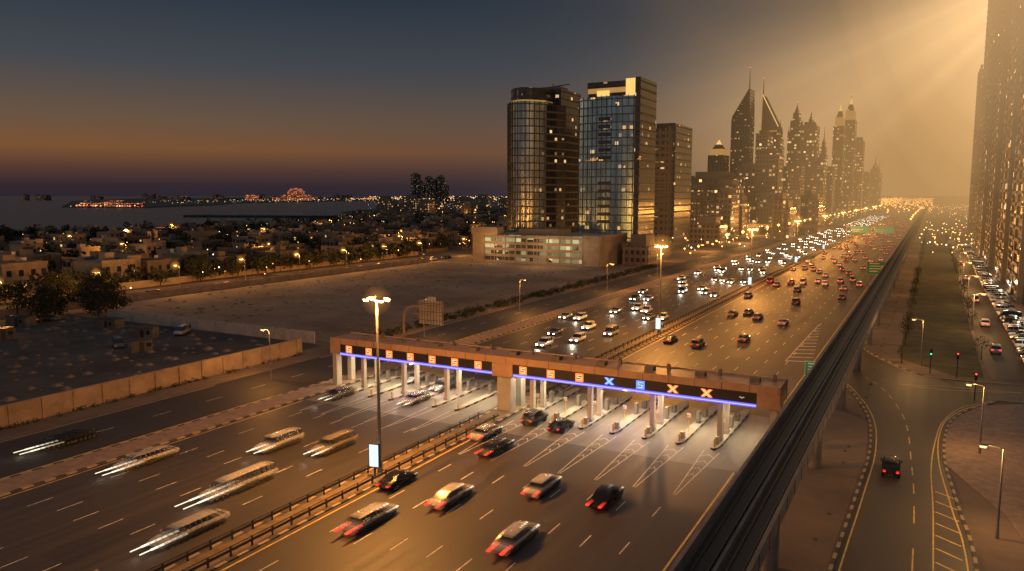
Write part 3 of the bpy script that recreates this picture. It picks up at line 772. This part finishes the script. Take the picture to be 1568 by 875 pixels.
for x,y,h in [(-196,125,9),(-204,132,10),(-189,127,8),(-212,140,9),(-200,118,8),(-186,121,7),(-225,135,9),(-192,112,8),(-206,112,9),(-233,190,9),(-240,196,10),(-229,205,8)]: tree(x,y,h)
b=MB()
for i in range(420):
    y=R.uniform(130,330); x=R.uniform(-109,-103.5); r=R.uniform(.5,1.2); leafclump(b,(x,y,r*.6),r,r*.7,40,.16)
for i in range(90):
    y=R.uniform(40,112); x=R.uniform(-107.5,-106.8); r=R.uniform(.3,.6); leafclump(b,(x,y,r*.6),r,r*.7,20,.1)
for i in range(90): 
    y=R.uniform(60,300); x=R.uniform(-16,-14)if R.random()<.5 else R.uniform(-7.9,-7.2); r=R.uniform(.12,.3); leafclump(b,(x,y,r*.5),r,r*.6,26,.045)
b.obj('shrubs',[M_foli])
b=MB()
for i in range(60):
    y=160+i*9+R.uniform(-2,2); x=R.choice((9.7,-3.5)); h=R.uniform(3,5); b.tube((x,y,0),(x,y,h*.6),.12,.08,5,1,False); leafclump(b,(x,y,h*.75),h*.3,h*.3,130,.14)
b.obj('roadside_trees',[M_foli,M_bark])
b=MB()
for i in range(600):
    x=R.uniform(-204,-111); y=R.uniform(125,303); r=R.uniform(.15,.6); b.bbox(x-r,x+r*.9,y-r*.8,y+r,.04,r*.6,0,.4)
for i in range(300):
    x=R.uniform(-205,-112); y=R.uniform(60,119); r=R.uniform(.15,.9); b.bbox(x-r,x+r*.9,y-r*.8,y+r,.04,r*.6,0,.4)
b.obj('rubble',[M_sand])

# ------------------------------------------------------------------ buildings
F_teal=facade('facade_teal_glass',(.36,.52,.56),(.12,.14,.14),2.0,3.6,.075,1.1,.08,.16,.2,metal=.85,hh=.6)
F_gold=facade('facade_curved_glass',(.50,.52,.46),(.12,.12,.11),2.0,3.6,.03,1.0,.08,.18,.2,metal=.85,hh=.6)
F_dark=facade('facade_dark_glass',(.06,.065,.07),(.05,.047,.047),2.2,3.6,.07,1.2,.14,.25,.2,metal=.5,hh=.65)
F_brown=facade('facade_brown',(.05,.05,.05),(.20,.14,.11),3.2,3.4,.08,1.1,.35,.45,.2)
F_res=facade('facade_residential',(.04,.04,.04),(.24,.18,.13),2.6,3.3,.18,1.7,.40,.42,.2,hh=.85)
F_far=facade('facade_far',(.08,.08,.08),(.16,.12,.09),3.2,4.2,.17,2.6,.25,.3,.2,metal=.3,hh=.85)
F_far2=facade('facade_far_light',(.08,.07,.05),(.28,.21,.14),3.0,4.0,.2,2.6,.3,.35,.2,seed=11.0,hh=.85)
F_gar=facade('facade_garage',(.03,.03,.027),(.40,.34,.27),3.2,2.9,.75,.75,.07,.42,.5,litc=((1,.80,.36),(.85,.95,.5)),hh=2)
M_slabc=mat('floor_slab',(.17,.14,.11),.6,.1,.2,.5)
M_slabd=mat('mullion_metal',(.10,.11,.11),.4,.5,.2,.5)
M_crown=emat('crown_light',(1,.62,.18),1.0,'NONE',(.4,.3,.15))
M_crownd=emat('crown_light_soft',(1,.52,.14),.38,'NONE',(.3,.22,.12))

b=MB(); b.box(-184,-126,312,345,0,13,0)
for f in range(5): b.box(-184.3,-134,311.6,312,.0+f*2.9,1.15+f*2.9,1)
for x in range(10): b.box(-184.2+x*5.55,-183.8+x*5.55,311.5,311.9,0,13.2,1)
b.box(-134,-125.9,311.7,312,0,13.6,1); b.box(-126,-125.7,311.7,345,0,13.6,1); b.box(-190,-184,311,345,0,13.8,1); b.box(-190,-176,310,316,13.0,16.5,1)
b.box(-170,-150,320,335,13,15.5,1)
b.obj('parking_garage',[F_gar,M_stone])
for x in (-175,-155,-135): light('garage_light','POINT',(x,304,9),1100,(1,.72,.42),.5)
# curved tower
b=MB(); poly=[]
xa,xb=ln(778)*350,ln(838)*352
n=24
for i in range(n+1):
    t=i/n; poly.append((xa+(xb-xa)*t,352-11*math.sin(math.pi*(t*.9+.05))))
body=poly+[(xb,385),(xa,385)]
b.prism(body,0,77,0,2)
xr=ln(864)*362
b.prism([(xb,351),(xr-2,357),(xr,364),(xr,392),(xb,392)],0,76,1,2)
c2=[(x*.93+(xa+xb)/2*.07,y+2) for x,y in body]
b.prism(c2,77,84,1,2); b.box(xb-6,xr-1,360,385,76,84.5,1); b.prism([(x,y-.2) for x,y in c2],77.3,78.0,4)
b.box(xa+6,xb+2,362,372,84,86,2); b.tube((xa+10,366,86),(xr+1,366,87.2),.3,.3,6,2); b.tube((xa+18,366,85),(xa+18,366,88),.3,.3,6,2)
for f in range(22):
    z=3.6*f; 
    pr=[(x,y-.3) for x,y in poly]
    b.prism(pr+[(poly[-1][0],poly[-1][1]),(poly[0][0],poly[0][1])],z,z+.28,3)
for i in range(0,n+1,2): b.box(poly[i][0]-.08,poly[i][0]+.08,poly[i][1]-.42,poly[i][1],0,77.3,3)
for f in range(21): b.prism([(xb,350.7),(xr-1.9,356.8),(xr+.3,363.9),(xr+.3,391),(xr,391),(xr-2,357.2),(xb,351.2)],3.6*f,3.6*f+.7,2)
b.obj('curved_glass_tower',[F_gold,F_dark,M_slabc,M_slabd,M_crownd])
# tower B
b=MB(); x0,x1=ln(884)*345,ln(976)*345
pts=[]
for i in range(n+1):
    t=i/n; pts.append((x0+(x1-x0)*t,347-3.0*math.sin(math.pi*t)))
b.prism(pts+[(x1,366),(x0,366)],0,77,0,2)
b.box(x1-1.5,x1+1.0,344.5,368,0,85,1)
b.box(x1-7,x1-1.5,347,366,77,85,3); b.box(x0+3,x1-7,351,364,77,80,1); b.box(x0+3,x1-7,350.6,351,79.5,81.8,4); b.box(x0+3,x1-1.5,349.8,365,81.8,84.6,1)
b.box(x0+8,x0+14,349.5,350.5,78,80.5,3)
for f in range(22):
    b.prism([(x,y-.25) for x,y in pts]+[pts[-1],pts[0]],3.6*f,3.6*f+.26,5)
for i in range(0,n+1,2): b.box(pts[i][0]-.1,pts[i][0]+.1,pts[i][1]-.4,pts[i][1],0,77.5,5)
for z in range(0,84,4): b.box(x1+1.0,x1+1.25,345,367.5,z,z+.6,2)
for k,zz in ((9,18),(9,48)): 
    for j in range(6): b.box(pts[k][0],pts[k+5][0],343.4,344.0,zz+j*3.6,zz+j*3.6+1.5,1)
b.obj('glass_office_tower',[F_teal,F_dark,M_slabc,M_crown,M_crownd,M_slabd])
x0,x1=ln(990)*420,ln(1031)*420
b=MB()
b.box(x0-3,x1,420,450,0,68,0); b.box(x1,x1+1.2,419,452,0,70,1); b.box(x0+4,x1-1,424,444,68,71,1)
for f in range(19): b.box(x0-3.2,x1,419.6,420,3.6*f,3.6*f+1.0,2)
b.box(x0-2.9,x0-1.9,419.3,419.6,0,69,2); b.box(x1-3,x1-2,419.3,419.6,0,69,2)
b.obj('brown_office_tower',[F_brown,F_dark,M_slabc])
b=MB(); x0,x1=ln(868)*430,ln(884)*430; b.box(x0,x1,430,445,0,66,0); b.box(x0+1,x1-1,432,443,66,70,1); b.box(x0+1,x1-1,431.8,432,67,69,1)
for f in range(18): b.box(x0-.2,x1+.2,429.6,430,3.6*f,3.6*f+.8,2)
b.obj('apartment_tower',[F_res,M_crown,M_slabc])

def far_tower(name,u0,u1,Y,top,style='flat',mt=None,dep=28,spire=0,ledge=True):
    xl,xr=ln(u0)*Y,ln(u1)*Y
    side=min((xr-xl)*.35,10); xr2=xr-side*.3
    b=MB(); W=xr2-xl; f=mt or F_far
    if style=='flat':
        b.box(xl,xr2,Y,Y+dep,0,top,0); b.box(xl+W*.2,xr2-W*.2,Y+4,Y+dep-4,top,top+5,1); b.box(xl-.3,xl+W*.2,Y-.3,Y+2,top,top+1.5,1)
    elif style=='step':
        b.box(xl,xr2,Y,Y+dep,0,top*.8,0); b.box(xl+W*.14,xr2-W*.14,Y+2,Y+dep-2,top*.8,top*.9,0); b.box(xl+W*.3,xr2-W*.3,Y+4,Y+dep-4,top*.9,top*.97,0)
        b.bbox(xl+W*.36,xr2-W*.36,Y+6,Y+dep-6,top*.97,top*1.04,0,.15)
        for q in(.04,.9): b.bbox(xl+W*q,xl+W*(q+.06),Y,Y+1.5,top*.8,top*.85,1,.1)
    elif style=='slantR':
        z=top*.77; b.prism([(xl,Y),(xr2,Y),(xr2,Y+dep),(xl,Y+dep)],0,z,0,1)
        b.add([(xl,Y,z),(xr2,Y,z),(xr2,Y+dep,z),(xl,Y+dep,z),(xr2-1,Y,top),(xr2-1,Y+dep,top),(xl+1,Y,z+3),(xl+1,Y+dep,z+3)],[(0,1,4,6),(1,2,5,4),(3,7,5,2),(0,6,7,3),(6,4,5,7)],0)
        b.tube((xl+1,Y-.4,z+3),(xr2-1,Y-.4,top),.7,.7,5,1)
    elif style=='slantL':
        b.box(xl,xr2,Y,Y+dep,0,top*.72,0); z=top*.72
        b.add([(xl,Y,z),(xr2,Y,z),(xr2,Y+dep,z),(xl,Y+dep,z),(xl+1,Y,top),(xl+1,Y+dep,top),(xr2-1,Y,z+4),(xr2-1,Y+dep,z+4)],[(0,1,6,4),(1,2,7,6),(3,5,7,2),(0,4,5,3),(4,6,7,5)],1)
        b.tube((xl+1,Y-.6,top),(xr2-1,Y-.6,z+4),.6,.6,5,2); b.tube((xl+.5,Y-.6,z),(xl+1,Y-.6,top),.4,.4,5,4); b.box(xl+W*.1,xl+W*.9,Y-.5,Y-.1,z-2,z-.5,4)
    elif style=='crown':
        b.box(xl,xr2,Y,Y+dep,0,top*.86,0); b.box(xl+W*.12,xr2-W*.12,Y+2,Y+dep-2,top*.86,top*.94,4); b.bbox(xl+W*.2,xr2-W*.2,Y+4,Y+dep-4,top*.94,top,0,.5); b.bbox(xl+W*.38,xr2-W*.38,Y+8,Y+dep-8,top,top*1.06,2,.1)
    if ledge:
        for q in range(1,4): 
            xx=xl+W*q/4; b.box(xx-.35,xx+.35,Y-.6,Y,0,top*(.72 if 'slant' in style else .8),1)
        z=10
        while z<top*.72: b.box(xl-.4,xr2+.4,Y-.4,Y,z,z+.9,1); z+=15.2
    if spire: 
        xm=(xl+xr2)/2 if style!='slantR' else xr2-1.5
        if style=='slantL': xm=xl+1.5
        yy=Y+dep/2 if 'slant' not in style else Y+1
        b.tube((xm,yy,top*.95),(xm,yy,top+spire),.9,.2,6,1); b.oct((xm,yy,top+spire),.5,3)
    return b.obj(name,[f,M_slabc,M_crown,M_red,M_crownd])
def hgt(v,Y,u):
    d_=31*(.477*(u-784)+1044)/Y
    return 31*(300+d_-v)/d_
def FT(name,u0,u1,v,Y,style='flat',mt=None,spire=0,dep=28): far_tower(name,u0,u1,Y,hgt(v,Y,(u0+u1)/2),style,mt,dep,spire)
FT('office_block',1048,1130,272,700,'flat',F_far,dep=40)
FT('office_block',1052,1088,292,620,'flat',F_res,dep=30)
FT('office_block',1092,1131,285,640,'flat',F_far2,dep=30)
FT('office_tower',1083,1110,222,900,'crown',F_dark)
FT('slanted_roof_tower',1117,1148,140,950,'slantR',F_dark,24)
FT('slanted_crown_tower',1162,1193,148,1000,'slantL',F_far2,20)
FT('office_tower',1157,1195,236,760,'flat',F_far2)
FT('office_tower',1155,1176,208,880,'flat',F_far2)
FT('office_tower',1128,1160,258,830,'flat',F_far)
FT('residential_tower',1203,1227,170,1050,'step',F_far,10)
FT('office_tower',1222,1250,195,980,'flat',F_far2)
FT('office_tower',1230,1243,180,1100,'step',F_far,8)
FT('office_tower',1210,1228,255,880,'flat',F_res)
FT('office_tower',1244,1263,250,900,'flat',F_far)
FT('residential_tower',1272,1290,172,1080,'crown',F_far,8)
FT('clock_tower',1287,1307,162,1150,'crown',F_far2,14)
FT('office_tower',1303,1321,217,1200,'flat',F_far2)
FT('residential_tower',1328,1351,252,1500,'step',F_far,16)
FT('office_tower',1262,1276,262,950,'flat',F_res)
FT('office_tower',1318,1332,268,1400,'flat',F_far)
FT('office_tower',1196,1206,262,900,'flat',F_far)
FT('residential_tower',1184,1196,200,1300,'step',F_far,18); FT('residential_tower',1252,1264,215,1400,'step',F_far,24); FT('residential_tower',1340,1350,262,1700,'step',F_far,26)
for i in range(26):
    u=R.uniform(1045,1345); v=R.uniform(296,322); Y=R.uniform(560,760) if u<1250 else R.uniform(900,1300)
    FT('low_rise_block',u,u+R.uniform(12,26),v,Y,'flat',R.choice((F_res,F_far,F_far2)))
for i in range(24):
    u=R.uniform(560,780); v=R.uniform(300,316); Y=R.uniform(900,1800); FT('low_rise_block',u,u+R.uniform(10,26),v,Y,'flat',R.choice((F_res,F_far)),dep=15)
for u0,u1,v,Y in ((955,1000,378,330),(1005,1045,350,500),(1060,1110,345,480)):
    FT('low_rise_block',u0,u1,v,Y,'flat',F_res,dep=20)

def right_tower(name,x0,x1,y0,y1,h,fm,fh=3.6,crown=0,seed=0):
    r=random.Random(seed)
    b=MB(); b.box(x0,x1,y0,y1,0,h,0)
    f=0
    while f*fh<h-1:
        z=f*fh
        b.box(x0-.9,x0,y0+3,y0+(y1-y0)*.42,z,z+.9,1); b.box(x0-.9,x0,y0+(y1-y0)*.58,y1-3,z,z+.9,1)
        b.box(x0+2,x0+(x1-x0)*.45,y0-.9,y0,z,z+.9,1); b.box(x0+(x1-x0)*.55,x1-2,y0-.9,y0,z,z+.9,1)
        for k in range(6):
            if r.random()<.16: yy=r.uniform(y0+3,y1-6); b.box(x0-.06,x0-.01,yy,yy+2.6,z+1,z+2.9,3 if r.random()<.8 else 4)
            if r.random()<.16: xx=r.uniform(x0+2,x1-5); b.box(xx,xx+2.6,y0-.06,y0-.01,z+1,z+2.9,3 if r.random()<.8 else 4)
        f+=1
    for (a,c) in ((x0-.6,y0-.6),(x0-.6,y1-1),(x1-1,y0-.6),(x0-.6,(y0+y1)/2)): b.box(a,a+1.4,c,c+1.4,0,h+3,1)
    b.box(x0+4,x1-4,y0+4,y1-4,h,h+9,0)
    if crown:
        cx_,cy_=(x0+x1)/2,(y0+y1)/2
        b.bbox(x0+5,x1-5,y0+5,y1-5,h+9,h+20,2,.4); b.tube((cx_,cy_,h+18),(cx_,cy_,h+45),.9,.2,6,1)
        b.bbox(x0,x0+4,y0,y0+4,h,h+12,1,.2)
    return b.obj(name,[fm,M_slabc,M_crown,M_warmwin,M_orw])
right_tower('residential_tower',23.2,50,262,300,132,F_res,3.5,0,1)
right_tower('residential_tower',23,50,318,352,150,F_far2,3.6,0,2)
right_tower('residential_tower',22.5,50,380,415,128,F_res,3.6,1,3)
right_tower('office_tower',22.5,55,450,490,158,F_far,3.6,0,4)
right_tower('office_tower',24,55,540,580,190,F_far2,3.6,1,5)
right_tower('office_tower',25,60,650,690,120,F_res,3.6,0,6)
for y in (200,232): 
    b=MB(); b.box(26,50,y,y+24,0,7,0); b.box(25.2,26,y,y+24,3.4,4.0,1); b.box(25.6,50,y-.4,y+24.4,7,7.6,1); b.obj('shop_building',[F_res,M_slabc])
for y in (175,225,285,335,395,470,560):
    b=MB(); b.box(22.7,22.9,y,y+9,2.7,4.0,0); b.box(22.9,23.2,y-.2,y+9.2,2.5,4.2,1); b.obj('shop_sign',[M_adv if y%2 else M_orw,M_dark])
    light('shop_light','POINT',(21.3,y+5,3.6),1100,(1,.82,.58),.5)

for u,wd,v in ((633,11,268),(642,9,278),(652,9,284),(662,8,273),(668,8,282),(677,8,277),(687,9,272),(694,8,285)):
    x=(u-1430)*2.725; h=(310-v)*3.1; b=MB(); b.box(x,x+wd*2.6,3000,3040,0,h,0); b.bbox(x+4,x+wd*2.6-4,3002,3036,h,h+9,1,.4); b.obj('distant_tower',[F_dark,M_slabc])
F_hot=facade('facade_hotel',(.05,.04,.03),(.3,.12,.07),10,7,.8,1.6,.3,.4,.3,litc=((1,.20,.07),(1,.38,.14)),hh=2)
b=MB(); X=-3400; Y=3500
b.box(X-110,X-55,Y,Y+30,0,36,0); b.box(X+55,X+110,Y,Y+30,0,36,0); b.box(X-55,X-18,Y,Y+30,0,58,0); b.box(X+18,X+55,Y,Y+30,0,58,0); b.box(X-18,X+18,Y,Y+30,40,66,0)
b.bbox(X-50,X-24,Y+2,Y+28,58,74,1,.3); b.bbox(X+24,X+50,Y+2,Y+28,58,74,1,.3); b.bbox(X-12,X+12,Y+2,Y+28,66,78,1,.5)
b.obj('arched_hotel',[F_hot,emat('pink_roof_light',(1,.25,.15),.4)])
for i in range(30):
    x=-3000-R.random()*2600; y=3300+R.random()*2500+(-3000-x)*-.2; h=R.uniform(12,45)
    b=MB(); b.box(x,x+R.uniform(40,140),y,y+30,0,h,0); b.box(x+5,x+20,y+5,y+20,h,h+6,1); b.obj('distant_building',[F_hot if i%5==0 else F_dark,M_slabc])
b=MB(); b.box(-2010,-1760,1262,1280,2,12,0); b.box(-1900,-1840,1262,1280,12,18,0); b.obj('distant_building',[F_hot])

# ------------------------------------------------------------------ city lights
b=MB()
def lt(x,y,z,r,m): b.oct((x,y,z),r,m)
for i in range(1100):
    y=R.uniform(110,1300); x=R.uniform(max(coast(y),-900),-215); lt(x,y,R.uniform(2,6),R.uniform(.12,.38),R.choice((0,0,0,1)))
for i in range(900):
    y=1200+R.random()**1.6*9000; u=R.uniform(560,1420); x=ln(u)*y; lt(x,y,R.uniform(3,25),y/1000*R.uniform(.2,.55),R.choice((0,0,0,1,2)))
for i in range(420):
    t=R.random(); y=1300+t*5500; x=-2050-t*1700-R.random()*1400*t; lt(x,y,R.uniform(4,16),y/1000*R.uniform(.2,.5),R.choice((0,0,1,2)))
for i in range(60): lt(-2021+R.random()*280,1250+R.random()*30,R.uniform(3,10),R.uniform(.5,1.1),R.choice((0,0,1,3)))
for i in range(360):
    y=R.uniform(330,1300); x=R.uniform(-190,-88); lt(x,y,R.uniform(3,9),R.uniform(.2,.6),R.choice((0,0,0,1)))
for i in range(340):
    y=R.uniform(380,2600); x=R.uniform(-6,90)*max(1,y/900) if y>700 else R.uniform(-6,24); lt(x,y,R.uniform(3,9),R.uniform(.2,.5)*max(1,y/900),R.choice((0,0,1)))
for i in range(460):
    y=R.uniform(1200,5200); x=R.uniform(-120,0)*(y/1800)*.9; lt(x,y,R.uniform(6,18),y/1000*R.uniform(.5,1.1),0)
for i in range(26):
    y=380+i*36; lt(-87+R.uniform(-1,1),y,12,.9,0)
    if i%2: lt(-16+R.uniform(-1,1),y+300,12,.9,0)
b.obj('city_lights',[emat('city_sodium',(1,.42,.09),7),emat('city_white',(1,.78,.5),4),emat('city_cool',(.7,.85,1),2),M_red])
for (x,y,z,p) in [(-115,350,6,9000),(-150,300,6,3500),(-110,430,6,12000),(-110,520,6,16000),(-120,620,8,22000),(-130,720,8,22000),(-180,305,5,1800),(5,330,8,4000),(15,450,8,8000),(-110,850,10,26000)]:
    light('street_glow','POINT',(x,y,z+4),p,(1,.43,.11),.6)
print('objects',len(bpy.data.objects))
